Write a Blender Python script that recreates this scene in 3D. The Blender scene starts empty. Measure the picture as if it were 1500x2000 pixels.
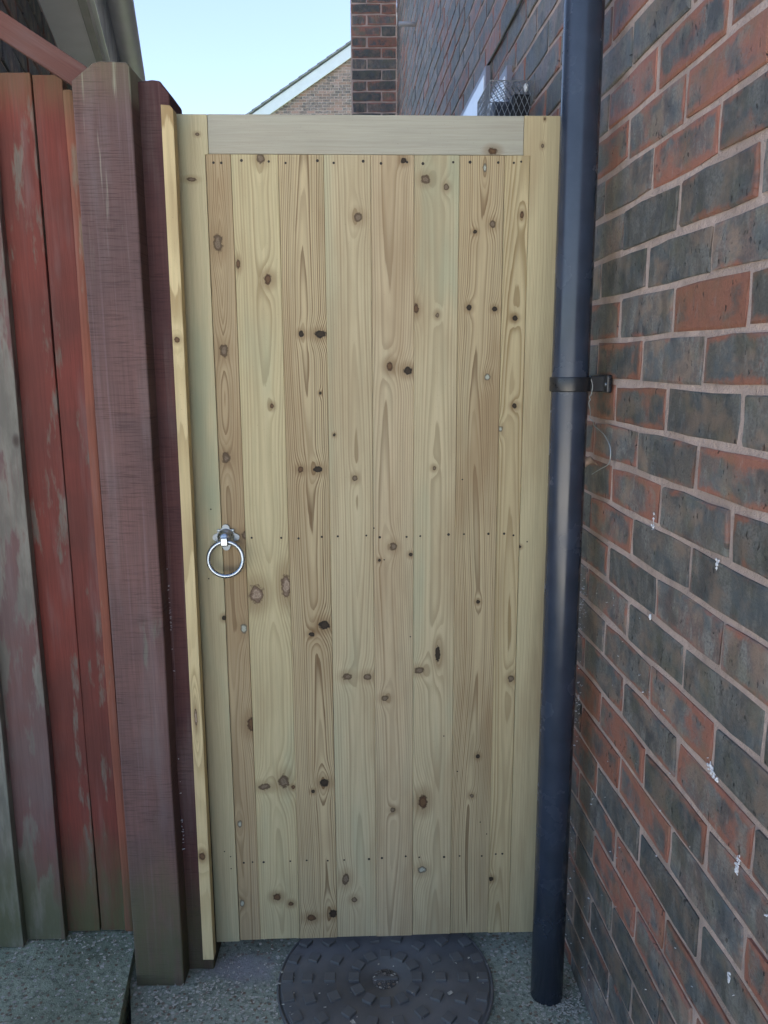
import bpy, bmesh, math, random
from mathutils import Matrix, Vector, noise as mn
R = math.radians
random.seed(7)
S = bpy.context.scene
C = S.collection

# ------------------------------------------------------------------ camera
cd = bpy.data.cameras.new('camera'); cam = bpy.data.objects.new('camera', cd); C.objects.link(cam)
cd.sensor_fit = 'VERTICAL'; cd.sensor_height = 24.0; cd.lens = 24.0*1538/2000
cd.clip_start = 0.02; cd.clip_end = 3000
PITCH = math.atan((1000-708.7)/1538); CAM_H = 1.345
cam.matrix_world = Matrix.Translation((0, 0, CAM_H)) @ Matrix.Rotation(R(90)-PITCH, 4, 'X') @ Matrix.Rotation(-0.0049, 4, 'Z')
S.camera = cam
# ------------------------------------------------------------------ sky, sun, exposure
SUN_EL, SUN_AZ = R(60), R(91)          # azimuth clockwise from +Y
wd = bpy.data.worlds.new('World'); S.world = wd; wd.use_nodes = True
wt = wd.node_tree; wt.nodes.clear()
sky = wt.nodes.new('ShaderNodeTexSky'); sky.sky_type = 'NISHITA'; sky.sun_disc = False
sky.sun_elevation = SUN_EL; sky.sun_rotation = SUN_AZ; sky.air_density = 0.7; sky.dust_density = 0.2; sky.ozone_density = 1.0
hs = wt.nodes.new('ShaderNodeHueSaturation'); hs.inputs['Saturation'].default_value = 0.86
bg = wt.nodes.new('ShaderNodeBackground'); bg.inputs['Strength'].default_value = 0.06
wo = wt.nodes.new('ShaderNodeOutputWorld')
wt.links.new(sky.outputs[0], hs.inputs['Color']); wt.links.new(hs.outputs[0], bg.inputs[0]); wt.links.new(bg.outputs[0], wo.inputs[0])
sl = bpy.data.lights.new('sun', 'SUN'); sl.energy = 5.0; sl.angle = R(0.5); sl.color = (1, .95, .87)
so = bpy.data.objects.new('sun', sl); C.objects.link(so); so.location = (6, -4, 9)
so.rotation_euler = (SUN_EL-R(90), 0, -SUN_AZ)
vs = S.view_settings; vs.view_transform = 'Standard'; vs.look = 'None'; vs.gamma = 1; vs.use_curve_mapping = False
vs.exposure = 2.88
S.render.engine = 'CYCLES'; S.cycles.use_denoising = True; S.cycles.max_bounces = 6; S.cycles.diffuse_bounces = 4; S.cycles.glossy_bounces = 3; S.cycles.caustics_reflective = False

# ------------------------------------------------------------------ node helper
class NT:
    def __init__(s, name):
        s.m = bpy.data.materials.new(name); s.m.use_nodes = True
        s.t = s.m.node_tree; s.t.nodes.clear()
        s.b = s.t.nodes.new('ShaderNodeBsdfPrincipled'); o = s.t.nodes.new('ShaderNodeOutputMaterial')
        s.t.links.new(s.b.outputs[0], o.inputs[0])
    def put(s, sock, v):
        if isinstance(v, bpy.types.NodeSocket): s.t.links.new(v, sock)
        elif v is not None:
            if hasattr(sock.default_value, '__len__') and len(sock.default_value) == 4 and len(v) == 3: v = (*v, 1)
            sock.default_value = v
    def m_(s, op, a, b=None, c=None, clamp=False):
        n = s.t.nodes.new('ShaderNodeMath'); n.operation = op; n.use_clamp = clamp
        for i, v in enumerate((a, b, c)):
            if v is not None: s.put(n.inputs[i], v)
        return n.outputs[0]
    def add(s, a, b): return s.m_('ADD', a, b)
    def sub(s, a, b): return s.m_('SUBTRACT', a, b)
    def mul(s, a, b): return s.m_('MULTIPLY', a, b)
    def ss(s, v, lo, hi, a=0., b=1.):
        n = s.t.nodes.new('ShaderNodeMapRange'); n.interpolation_type = 'SMOOTHSTEP'
        for k, q in zip(('Value', 'From Min', 'From Max', 'To Min', 'To Max'), (v, lo, hi, a, b)): s.put(n.inputs[k], q)
        return n.outputs[0]
    def coord(s, kind='Object'):
        return s.t.nodes.new('ShaderNodeTexCoord').outputs[kind]
    def sep(s, v):
        n = s.t.nodes.new('ShaderNodeSeparateXYZ'); s.put(n.inputs[0], v); return n.outputs
    def comb(s, x=0., y=0., z=0.):
        n = s.t.nodes.new('ShaderNodeCombineXYZ')
        for i, v in enumerate((x, y, z)): s.put(n.inputs[i], v)
        return n.outputs[0]
    def map(s, v, scale=(1, 1, 1), loc=(0, 0, 0)):
        n = s.t.nodes.new('ShaderNodeMapping'); s.put(n.inputs['Vector'], v)
        n.inputs['Scale'].default_value = scale; n.inputs['Location'].default_value = loc; return n.outputs[0]
    def vadd(s, a, b):
        n = s.t.nodes.new('ShaderNodeVectorMath'); n.operation = 'ADD'; s.put(n.inputs[0], a); s.put(n.inputs[1], b); return n.outputs[0]
    def noise(s, v, scale, detail=3., rough=.55, dim='3D', col=False):
        n = s.t.nodes.new('ShaderNodeTexNoise'); n.noise_dimensions = dim
        if dim == '1D': s.put(n.inputs['W'], v)
        else: s.put(n.inputs['Vector'], v)
        n.inputs['Scale'].default_value = scale; n.inputs['Detail'].default_value = detail; n.inputs['Roughness'].default_value = rough
        return n.outputs['Color' if col else 'Fac']
    def voro(s, v, scale, feat='F1', out='Distance'):
        n = s.t.nodes.new('ShaderNodeTexVoronoi'); n.feature = feat; s.put(n.inputs['Vector'], v)
        n.inputs['Scale'].default_value = scale; return n.outputs[out]
    def mix(s, f, a, b, mode='MIX'):
        n = s.t.nodes.new('ShaderNodeMix'); n.data_type = 'RGBA'; n.blend_type = mode
        s.put(n.inputs[0], f); s.put(n.inputs[6], a); s.put(n.inputs[7], b); return n.outputs[2]
    def ramp(s, v, pts):
        n = s.t.nodes.new('ShaderNodeValToRGB'); s.put(n.inputs[0], v); e = n.color_ramp.elements
        while len(e) < len(pts): e.new(.5)
        for q, (p, c) in zip(e, pts): q.position = p; q.color = (*c, 1)
        return n.outputs[0]
    def bump(s, h, strength=.3, dist=.002, prev=None):
        n = s.t.nodes.new('ShaderNodeBump'); n.inputs['Strength'].default_value = strength; n.inputs['Distance'].default_value = dist
        s.put(n.inputs['Height'], h)
        if prev is not None: s.put(n.inputs['Normal'], prev)
        return n.outputs[0]
    def done(s, col=None, rough=None, nrm=None, metal=None, spec=None):
        for k, v in (('Base Color', col), ('Roughness', rough), ('Normal', nrm), ('Metallic', metal), ('Specular IOR Level', spec)):
            if v is not None: s.put(s.b.inputs[k], v)
        return s.m

def plain(name, col, rough=.5, metal=0., var=.25, scale=40., bump=.15, spec=.5):
    t = NT(name); v = t.coord()
    n = t.noise(v, scale, 5.)
    c = t.mix(t.ss(n, .3, .7), tuple(q*(1-var) for q in col), tuple(min(1, q*(1+var)) for q in col))
    return t.done(c, t.ss(n, .2, .8, max(0, rough-.08), min(1, rough+.08)), t.bump(n, bump, .002), metal, spec)

# ------------------------------------------------------------------ pine (new, pressure treated)
TONE = {'p': ((.20, .155, .115), (.085, .055, .033), .55), 'b': ((.15, .085, .045), (.065, .036, .02), .8), 'k': ((.045, .032, .022), (.018, .013, .01), .8),
        'q': ((.37, .285, .225), (.10, .06, .038), .75), 'w': ((.46, .49, .44), (.12, .10, .075), .4)}
def pine(name, knots=(), pith=0., d0=.03, slope=.004, ring=.0052, light=(.46, .395, .265), dark=(.25, .185, .105), con=.75, seed=0., wander=.02, dw=.03,
         brown=.3, green=.25, axis='Z', extra=None):
    t = NT(name); s_ = t.sep(t.coord())
    if axis == 'Z': x, z, dep = s_[0], s_[2], s_[1]
    elif axis == 'SIDE': x, z, dep = s_[0], s_[2], s_[1]
    else: x, z, dep = s_[2], s_[0], s_[1]
    ws = t.add(z, seed*3.7)
    px = t.m_('MULTIPLY_ADD', t.noise(ws, 1.0, 1., .5, '1D'), wander*2, pith-wander)
    dd = t.m_('MULTIPLY_ADD', t.noise(t.add(ws, 31.), .95, 1., .5, '1D'), dw*2, d0-dw)
    dd = t.add(dd, t.mul(z, slope)); dd = t.add(dd, dep)
    xx = t.sub(x, px)
    r = t.m_('SQRT', t.add(t.mul(xx, xx), t.mul(dd, dd)))
    sv = t.comb(t.mul(x, 1.), seed*1.3, t.mul(z, .045))
    fine = t.noise(sv, 42., 4., .6)
    r = t.m_('MULTIPLY_ADD', fine, .0045, r)
    es = []
    for i, (kx, kz, rx, rz, tone) in enumerate(knots):
        dx = t.m_('MULTIPLY', t.sub(x, kx), 1/rx); dz = t.m_('MULTIPLY', t.sub(z, kz), 1/rz)
        dx2 = t.mul(dx, dx); dz2 = t.mul(dz, dz)
        g = t.m_('EXPONENT', t.m_('MULTIPLY', t.add(t.mul(dx2, .22), t.mul(dz2, .07)), -1.))
        r = t.m_('MULTIPLY_ADD', g, (1 if i % 3 else -1)*(rx+rz)*.5, r)
        es.append((t.m_('SQRT', t.add(dx2, dz2)), tone))
    ph = t.m_('MULTIPLY', r, 1/(ring*.66)); fr = t.m_('FRACT', ph)
    late = t.mul(t.ss(fr, .25, .88), t.ss(fr, .92, 1.0, 1., 0.))
    # each ring its own strength
    rs = t.noise(t.m_('FLOOR', ph), .73, 0., .5, '1D')
    cs = t.noise(sv, 9., 2.)
    amt = t.m_('MULTIPLY', t.mul(late, t.ss(rs, .25, .75, .3, 1.)), t.ss(cs, .3, .7, con*.7, con*1.4), clamp=True)
    col = t.mix(amt, light, dark)
    streak = t.noise(t.comb(x, seed, t.mul(z, .035)), 150., 3., .7)
    col = t.mix(t.ss(streak, .35, .72, 0., .45), col, tuple(q*.66 for q in light))
    bn = t.noise(t.comb(t.mul(x, 1.), seed*2.1, t.mul(z, .22)), 13., 3., .55)
    col = t.mix(t.ss(bn, .42, .72, 0., brown), col, (.27, .175, .095))
    gn = t.noise(t.comb(t.mul(x, 1.), seed*5.3+9, t.mul(z, .16)), 15., 2., .5)
    col = t.mix(t.ss(gn, .5, .74, 0., green), col, (.34, .40, .30))
    kw = t.m_('MULTIPLY_ADD', t.noise(t.vadd(t.coord(), (seed, 0, 0)), 110., 3., .65), 1.3, -.62)
    for e, tone in es:
        core, rim, halo = TONE[tone]
        ew = t.add(e, kw)
        col = t.mix(t.ss(e, 1., 3.1, halo*.62, 0.), col, (.19, .115, .055))
        kc = t.mix(t.ss(ew, .35, .92), core, rim)
        rings = t.ss(t.m_('FRACT', t.mul(ew, 3.)), .3, .9, 0., .4)
        kc = t.mix(rings, kc, rim)
        col = t.mix(t.ss(ew, .80, 1.2, 1., 0.), col, kc)
    sp = t.noise(t.coord(), 420., 1.)
    col = t.mix(t.ss(sp, .70, .78, 0., .25), col, (.12, .09, .06))
    col = t.mix(1., col, (.945, .925, .85), 'MULTIPLY')
    return t.done(col, .72, t.bump(streak, .25, .0010), spec=.3)

# ------------------------------------------------------------------ painted, weathered timber
def painted(name, paint=(.16, .035, .026), paint2=(.10, .03, .027), bare=(.22, .21, .17), peel=.45, seed=0., saw=0., moss=.4, mossz=.30, streak=0., axis='Z', topz=None):
    t = NT(name); v = t.coord(); s_ = t.sep(v)
    x, y, z = s_[0], s_[1], s_[2]
    if axis == 'X': x, z = z, x
    cv = t.comb(t.add(x, seed*1.7), t.mul(y, 1.), t.mul(z, .2))
    n1 = t.noise(cv, 16., 5., .6); n2 = t.noise(t.vadd(cv, (5, 3, 1)), 38., 5., .65); n3 = t.noise(v, 5., 3.)
    fib = t.noise(t.comb(t.add(x, seed), y, t.mul(z, .03)), 260., 3., .7)
    col = t.mix(t.ss(n3, .35, .65), paint, paint2)
    col = t.mix(t.ss(fib, .35, .75, 0., .35), col, tuple(q*.55 for q in paint2))
    pm = t.add(t.mul(n1, .62), t.mul(n2, .38))
    lo = .62-.25*peel
    mask = t.mul(t.ss(pm, lo, lo+.07), t.ss(fib, .25, .5, .55, 1.))
    bc = t.mix(t.ss(n2, .35, .65), bare, tuple(q*.62 for q in bare))
    col = t.mix(t.mul(mask, .8), col, bc)
    # grey bloom
    bl = t.noise(t.comb(t.mul(x, 1.), seed*3, t.mul(z, .12)), 22., 4.)
    col = t.mix(t.ss(bl, .5, .75, 0., .35), col, (.20, .17, .165))
    hgt = t.add(t.mul(fib, .6), t.mul(mask, -.5))
    if saw:
        sw = t.noise(t.comb(t.mul(x, .04), 0., t.add(z, t.mul(n3, .004))), 430., 2., .6)
        sm = t.noise(v, 9., 2.)
        sa = t.mul(t.ss(sw, .50, .66), t.ss(sm, .35, .6, .25, 1.))
        col = t.mix(t.mul(sa, .42*saw), col, tuple(q*.30 for q in paint2))
        hgt = t.add(hgt, t.mul(sa, -.9))
        sc = t.noise(t.comb(t.add(x, 2.), 0., t.mul(z, .02)), 95., 3.)
        col = t.mix(t.ss(sc, .56, .72, 0., .30), col, (.235, .175, .175))
    if streak:
        stn = t.noise(t.comb(t.add(x, seed), 0., t.mul(z, .045)), 46., 4., .6)
        sk = t.mul(t.ss(stn, .55, .63), t.ss(z, 1.46, 1.84, 0., 1.))
        col = t.mix(t.mul(sk, streak), col, (.36, .36, .28))
    kn = t.voro(t.comb(t.add(t.mul(x, 6.), seed*7), 0., t.mul(z, 3.2)), 1.)
    col = t.mix(t.ss(kn, .035, .075, .8, 0.), col, (.035, .018, .015))
    mz = t.add(z, t.m_('MULTIPLY_ADD', n1, -.34, .17))
    col = t.mix(t.mul(t.ss(mz, mossz*.2, mossz, moss, 0.), t.ss(n2, .3, .6, .45, 1.)), col, (.085, .095, .045))
    if topz: col = t.mix(t.mul(t.ss(z, topz-.10, topz, 0., .42), t.ss(n2, .3, .6, .5, 1.)), col, (.12, .125, .065))
    return t.done(col, .82, t.bump(hgt, .45, .0022), spec=.25)

# ------------------------------------------------------------------ brick, mortar
def brick_mat(name, grey=(.118, .117, .108), plum=(.165, .118, .105), red=(.37, .150, .095), redness=.0, green=.25, pale=0.):
    t = NT(name)
    uv = t.sep(t.coord('UV')); u, v = uv[0], uv[1]
    oi = t.t.nodes.new('ShaderNodeObjectInfo').outputs['Random']
    gi = t.t.nodes.new('ShaderNodeNewGeometry').outputs['Random Per Island']
    rnd = t.m_('FRACT', t.add(t.mul(oi, 7.13), t.mul(gi, 3.77)))
    r2 = t.m_('FRACT', t.mul(rnd, 17.31)); r3 = t.m_('FRACT', t.mul(rnd, 53.7))
    p = t.comb(t.mul(u, .215), t.mul(v, .065), 0.); p = t.vadd(p, t.comb(t.mul(rnd, 37.), t.mul(r2, 23.), t.mul(r3, 11.)))
    big = t.noise(p, 11., 3., .6); mid = t.noise(t.map(p, (1.5, .45, 1)), 30., 4., .65); fin = t.noise(p, 230., 4., .6)
    eu = t.m_('MINIMUM', u, t.sub(1., u)); ev = t.m_('MINIMUM', v, t.sub(1., v))
    ed = t.m_('MINIMUM', t.mul(eu, .215), t.mul(ev, .065))
    edge = t.ss(t.add(ed, t.mul(t.sub(mid, .5), .03)), .0, .014, .24, 0.)
    base = t.mix(t.ss(r3, .35, .95), grey, plum)
    base = t.mix(t.ss(mid, .42, .60, 0., .85), base, tuple(q*1.8 for q in grey))
    base = t.mix(t.ss(fin, .38, .66, 0., .55), base, tuple(q*.55 for q in grey))
    hue = t.noise(t.vadd(p, (3, 9, 2)), 15., 3., .6, col=True); hs_ = t.sep(hue)
    base = t.mix(t.ss(hs_[0], .46, .66, 0., .75), base, (.085, .105, .115))
    base = t.mix(t.ss(hs_[1], .48, .68, 0., .7), base, (.25, .18, .135))
    base = t.mix(t.ss(hs_[2], .50, .68, 0., .6), base, (.05, .053, .058))
    f = t.add(t.add(t.mul(big, 1.1), t.mul(mid, .35)), t.add(edge, t.m_('MULTIPLY_ADD', r2, .55, redness-.30)))
    redc = t.mix(r3, red, (red[0]*.72, red[1]*.72, red[2]*.82))
    redc = t.mix(t.ss(fin, .4, .65, 0., .45), redc, tuple(q*.7 for q in red))
    col = t.mix(t.ss(t.m_('MULTIPLY_ADD', fin, .22, f), .94, 1.20, 0., .92), base, redc)
    gr = t.noise(t.vadd(p, (7, 1, 0)), 16., 3.)
    col = t.mix(t.ss(gr, .48, .68, 0., green), col, (.12, .125, .07))
    # kiln drag pits
    pit = t.noise(t.map(p, (1., .42, 1.)), 150., 2., .5)
    pm = t.mul(t.ss(pit, .645, .69), t.ss(t.noise(p, 17., 1.), .45, .6))
    col = t.mix(t.mul(pm, .85), col, (.018, .015, .015))
    lt = t.noise(t.map(p, (1., .3, 1.)), 90., 3.)
    col = t.mix(t.ss(lt, .60, .74, 0., .3+pale), col, (.30, .28, .26))
    bv = t.ss(r3, 0., 1., .78, 1.22)
    col = t.mix(1., col, t.comb(bv, bv, bv), 'MULTIPLY')
    h = t.add(t.mul(fin, .5), t.add(t.mul(pm, -1.6), t.mul(mid, .8)))
    return t.done(col, t.ss(mid, .3, .7, .48, .72), t.bump(h, .8, .003), spec=.5)

def mortar_mat(name, c1=(.58, .45, .39), c2=(.43, .335, .29)):
    t = NT(name); v = t.coord()
    n = t.noise(v, 9., 4.); f = t.noise(v, 260., 4., .7)
    col = t.mix(t.ss(n, .35, .65), c1, c2); col = t.mix(t.ss(f, .55, .8, 0., .35), col, (.22, .17, .145))
    z = t.sep(v)[2]
    col = t.mix(t.mul(t.ss(z, .05, .75, .5, 0.), t.ss(n, .3, .6)), col, (.15, .145, .12))
    return t.done(col, .9, t.bump(t.add(f, t.mul(t.noise(v, 60., 3.), 1.5)), .9, .004), spec=.2)

def concrete_mat(name, c1=(.38, .42, .33), c2=(.25, .28, .215), dust=0.):
    t = NT(name); v = t.coord(); s_ = t.sep(v)
    n = t.noise(v, 5., 5., .6); f = t.noise(v, 85., 4., .7); g = t.noise(v, 380., 2., .6)
    col = t.mix(t.ss(n, .35, .65), c1, c2)
    col = t.mix(t.ss(f, .45, .68, 0., .8), col, tuple(q*.38 for q in c2))
    col = t.mix(t.ss(g, .58, .70, 0., .7), col, (.58, .57, .52))
    vc = t.voro(v, 105., out='Color'); vd = t.voro(v, 105.)
    st = t.sep(vc)
    col = t.mix(t.mul(t.ss(st[0], .50, .56), t.ss(vd, .50, .30)), col, t.mix(t.ss(st[1], .3, .8), (.23, .17, .12), (.55, .54, .48)))
    mo = t.noise(v, 2.3, 4.)
    col = t.mix(t.ss(mo, .5, .7, 0., .45), col, (.075, .095, .055))
    if dust:
        dx = t.mul(t.add(s_[0], .33), 9.); dy = t.mul(t.sub(s_[1], 1.565), 13.)
        dd = t.add(t.m_('SQRT', t.add(t.mul(dx, dx), t.mul(dy, dy))), t.m_('MULTIPLY_ADD', t.noise(v, 14., 5., .65), 1.8, -.9))
        col = t.mix(t.ss(dd, .15, 1.0, .75, 0.), col, (.33, .32, .34))
    h = t.add(t.mul(f, 1.2), t.mul(g, .5))
    return t.done(col, .88, t.bump(h, .8, .004), spec=.25)

M = {}
M['brick'] = brick_mat('brick'); M['brick_pier'] = brick_mat('brick_pier', redness=.04, green=.45, grey=(.085, .08, .07), plum=(.13, .09, .075))
M['brick_left'] = brick_mat('brick_left', grey=(.06, .062, .075), plum=(.09, .06, .065), redness=-.02, red=(.24, .09, .06))
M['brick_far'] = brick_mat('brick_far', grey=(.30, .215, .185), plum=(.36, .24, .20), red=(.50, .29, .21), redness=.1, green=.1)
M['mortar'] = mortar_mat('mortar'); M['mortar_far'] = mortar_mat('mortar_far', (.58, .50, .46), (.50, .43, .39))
M['concrete'] = concrete_mat('concrete', dust=1.); M['slab'] = concrete_mat('slab_concrete', (.42, .475, .345), (.29, .34, .24))
M['soil'] = plain('soil', (.03, .028, .024), .95, 0, .5, 60., .8)
M['pipe'] = plain('pipe_plastic', (.026, .036, .058), .24, 0., .2, 12., .02, .5)
M['band'] = plain('bracket_plastic', (.012, .014, .018), .32, 0., .3, 60., .1)
M['zinc'] = plain('zinc', (.40, .43, .46), .30, 1., .12, 60., .05)
M['zinc_plate'] = plain('zinc_plate', (.30, .33, .36), .55, 1., .15, 60., .05)
M['nail'] = plain('nail_hole', (.022, .017, .013), .7, 0., .3, 100., .2)
M['cover'] = None
M['wire'] = plain('galvanised_wire', (.42, .46, .47), .4, .6, .15, 90., .1)
M['mesh'] = plain('dull_mesh_wire', (.24, .25, .26), .5, .5, .15, 90., .1)
M['white'] = plain('white_plastic', (.88, .89, .89), .14, 0., .03, 8., .01)
M['upvc'] = plain('upvc_frame', (.22, .21, .25), .4, 0., .05, 8., .02)
M['glass'] = plain('window_glass', (.55, .58, .60), .02, 0., .02, 3., .0, 1.)
M['soffit'] = plain('soffit_board', (.84, .82, .86), .5, 0., .06, 6., .03)
M['gutter'] = plain('gutter_plastic', (.40, .39, .40), .5, 0., .1, 10., .05)
M['tile'] = plain('roof_tile', (.12, .12, .125), .85, 0., .3, 30., .4)
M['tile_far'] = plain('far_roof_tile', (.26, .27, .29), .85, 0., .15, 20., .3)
M['barge'] = plain('bargeboard_paint', (.80, .81, .83), .5, 0., .03, 5., .02)
M['black'] = plain('black_flue', (.010, .010, .012), .45, 0., .3, 40., .1)
M['flake'] = plain('shaving_wood', (.50, .48, .41), .8, 0., .4, 300., .2)
M['leaf'] = plain('dry_leaf', (.50, .36, .25), .8, 0., .35, 90., .4)
M['efflo'] = plain('lime_bloom', (.70, .70, .72), .9, 0., .15, 200., .6)
M['paving'] = plain('pale_bounce_paving', (.55, .53, .49), .9, 0., .15, 3., .3)  # kept pale so the added unseen ground bounces light
M['grass'] = plain('lawn', (.05, .075, .03), .95, 0., .4, 3., .5)
def cover_mat():
    t = NT('cover_polymer'); v = t.coord()
    n = t.noise(v, 6., 5., .65); f = t.noise(v, 240., 3., .6)
    col = t.mix(t.ss(n, .3, .7), (.115, .116, .112), (.175, .172, .165))
    col = t.mix(t.ss(f, .55, .75, 0., .35), col, (.12, .125, .12))
    d = t.noise(v, 2.6, 3.)
    col = t.mix(t.ss(d, .45, .75, 0., .5), col, (.25, .24, .23))
    return t.done(col, .62, t.bump(f, .3, .001), spec=.4)
M['cover'] = cover_mat()
M['grit'] = concrete_mat('grit', (.18, .165, .15), (.07, .065, .06))

# ------------------------------------------------------------------ object helpers
def link(name, me, mat, parent=None, loc=None, rot=None):
    o = bpy.data.objects.new(name, me); C.objects.link(o)
    if mat is not None and len(me.materials) == 0: me.materials.append(mat)
    if parent is not None: o.parent = parent
    if loc is not None: o.location = loc
    if rot is not None: o.rotation_euler = rot
    return o
def tag(o, label, cat, group=None):
    o['label'] = label; o['category'] = cat
    if group: o['group'] = group
    return o
def empty(name, loc=(0, 0, 0), rz=0.):
    o = bpy.data.objects.new(name, None); C.objects.link(o); o.location = loc; o.rotation_euler = (0, 0, rz); o.empty_display_size = .1; return o
def fin(bm, smooth=False):
    bmesh.ops.recalc_face_normals(bm, faces=bm.faces)
    me = bpy.data.meshes.new('mesh'); bm.to_mesh(me); bm.free()
    if smooth:
        for p in me.polygons: p.use_smooth = True
    return me
def box_me(x0, x1, y0, y1, z0, z1, bev=0., seg=2, cuts=0, jit=0.):
    bm = bmesh.new()
    bmesh.ops.create_cube(bm, size=1, matrix=Matrix.Translation(((x0+x1)/2, (y0+y1)/2, (z0+z1)/2)) @ Matrix.Diagonal((x1-x0, y1-y0, z1-z0, 1)))
    if bev: bmesh.ops.bevel(bm, geom=bm.edges[:], offset=bev, segments=seg, affect='EDGES', profile=.6)
    if cuts:
        es = [e for e in bm.edges if abs(e.verts[0].co.z-e.verts[1].co.z) > (z1-z0)*.6]
        bmesh.ops.subdivide_edges(bm, edges=es, cuts=cuts, use_grid_fill=True)
        for v in bm.verts:
            q = mn.noise_vector(Vector((x0*9, y0*7, v.co.z*2.3)))*jit
            v.co.x += q.x; v.co.y += q.y*.5
    return fin(bm)
def prism_me(pts, y0, y1, bev=0.):
    """polygon in x,z extruded along y"""
    bm = bmesh.new()
    a = [bm.verts.new((x, y0, z)) for x, z in pts]; b = [bm.verts.new((x, y1, z)) for x, z in pts]
    bm.faces.new(a); bm.faces.new(b[::-1]); n = len(pts)
    for i in range(n): bm.faces.new((a[i], b[i], b[(i+1) % n], a[(i+1) % n]))
    bmesh.ops.recalc_face_normals(bm, faces=bm.faces)
    if bev: bmesh.ops.bevel(bm, geom=bm.edges[:], offset=bev, segments=2, affect='EDGES', profile=.6)
    return fin(bm)
def flat_me(pts, z0, z1):
    """polygon in x,y extruded along z"""
    bm = bmesh.new()
    a = [bm.verts.new((x, y, z0)) for x, y in pts]; b = [bm.verts.new((x, y, z1)) for x, y in pts]
    bm.faces.new(a); bm.faces.new(b[::-1]); n = len(pts)
    for i in range(n): bm.faces.new((a[i], b[i], b[(i+1) % n], a[(i+1) % n]))
    return fin(bm)
def tube(bm, path, r, sides=8, cap=True, closed=False):
    path = [Vector(p) for p in path]; n = len(path); rings = []
    up = None
    for i, p in enumerate(path):
        if closed: d = path[(i+1) % n]-path[i-1]
        else: d = path[min(i+1, n-1)]-path[max(i-1, 0)]
        d.normalize()
        if up is None: up = d.orthogonal().normalized()
        up = (up-d*up.dot(d)).normalized(); w = d.cross(up)
        rr = r[i] if hasattr(r, '__len__') else r
        rings.append([bm.verts.new(p+(up*math.cos(2*math.pi*k/sides)+w*math.sin(2*math.pi*k/sides))*rr) for k in range(sides)])
    m = n if closed else n-1
    for i in range(m):
        A, B = rings[i], rings[(i+1) % n]
        for k in range(sides): bm.faces.new((A[k], A[(k+1) % sides], B[(k+1) % sides], B[k]))
    if cap and not closed: bm.faces.new(rings[0][::-1]); bm.faces.new(rings[-1])
def lathe_me(prof, seg=40, smooth=True):
    """profile (r,z) turned about z"""
    bm = bmesh.new(); rows = []
    for r, z in prof:
        if r < 1e-6: rows.append([bm.verts.new((0, 0, z))])
        else: rows.append([bm.verts.new((r*math.cos(2*math.pi*k/seg), r*math.sin(2*math.pi*k/seg), z)) for k in range(seg)])
    for A, B in zip(rows, rows[1:]):
        for k in range(seg):
            q = [A[k % len(A)], A[(k+1) % len(A)], B[(k+1) % len(B)], B[k % len(B)]]
            u = []
            for v in q:
                if v not in u: u.append(v)
            if len(u) > 2: bm.faces.new(u)
    return fin(bm, smooth)

# ------------------------------------------------------------------ bricks
BL, BH, BD = .2145, .0648, .05
def brick_geo(seed, L=BL, H=BH):
    """front face in the y,z plane at x = 0, body towards +x; returns verts, quads, uvs per vert"""
    rg = random.Random(seed); V = []; U = []
    nu, nv = 4, 3
    def out(iu, iv, inset):
        y = -L/2+L*iu/(nu-1); z = -H/2+H*iv/(nv-1)
        j = Vector((rg.uniform(-.0030, .0030), rg.uniform(-.0024, .0024)))
        y += j.x; z += j.y
        if iu in (0, nu-1): y -= math.copysign(inset, y)
        if iv in (0, nv-1): z -= math.copysign(inset, z)
        if iu in (0, nu-1) and iv in (0, nv-1):
            y -= math.copysign(.0012, y); z -= math.copysign(.0012, z)
        return y, z
    for iv in range(nv):
        for iu in range(nu):
            y, z = out(iu, iv, .0022)
            V.append((rg.uniform(-.0005, .0005), y, z)); U.append((iu/(nu-1), iv/(nv-1)))
    ring = [(i, 0) for i in range(nu)]+[(nu-1, i) for i in range(1, nv)]+[(i, nv-1) for i in range(nu-2, -1, -1)]+[(0, i) for i in range(nv-2, 0, -1)]
    n = len(ring); b0 = len(V)
    for iu, iv in ring:
        y, z = out(iu, iv, 0.); V.append((.0014, y, z)); U.append((iu/(nu-1), iv/(nv-1)))
    b1 = len(V)
    for k, (iu, iv) in enumerate(ring):
        V.append((BD, V[b0+k][1], V[b0+k][2])); U.append((iu/(nu-1), iv/(nv-1)))
    Fq = []
    for iv in range(nv-1):
        for iu in range(nu-1):
            a = iv*nu+iu; Fq.append((a, a+nu, a+nu+1, a+1))
    for k in range(n):
        k2 = (k+1) % n
        a, b = ring[k][1]*nu+ring[k][0], ring[k2][1]*nu+ring[k2][0]
        Fq.append((a, b, b0+k2, b0+k)); Fq.append((b0+k, b0+k2, b1+k2, b1+k))
    return V, Fq, U
def brick_mesh(parts, mat):
    """parts: list of (geo, matrix) -> one mesh with UVs"""
    V, Fq, U = [], [], []
    for (v, f, u), mx in parts:
        b = len(V)
        V += [mx @ Vector(p) for p in v] if mx is not None else list(v)
        Fq += [tuple(i+b for i in q) for q in f]; U += u
    me = bpy.data.meshes.new('brick'); me.from_pydata(V, [], Fq)
    ul = me.uv_layers.new(name='UVMap')
    li = [0]*len(me.loops); me.loops.foreach_get('vertex_index', li)
    fl = []
    for i in li: fl += U[i]
    ul.data.foreach_set('uv', fl)
    me.materials.append(mat); me.update()
    return me
GEO = {'full': [brick_geo(i) for i in range(8)], 'half': [brick_geo(50+i, .103) for i in range(5)]}
def shared(mat):
    return {k: [brick_mesh([(g, None)], mat) for g in v] for k, v in GEO.items()}
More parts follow.
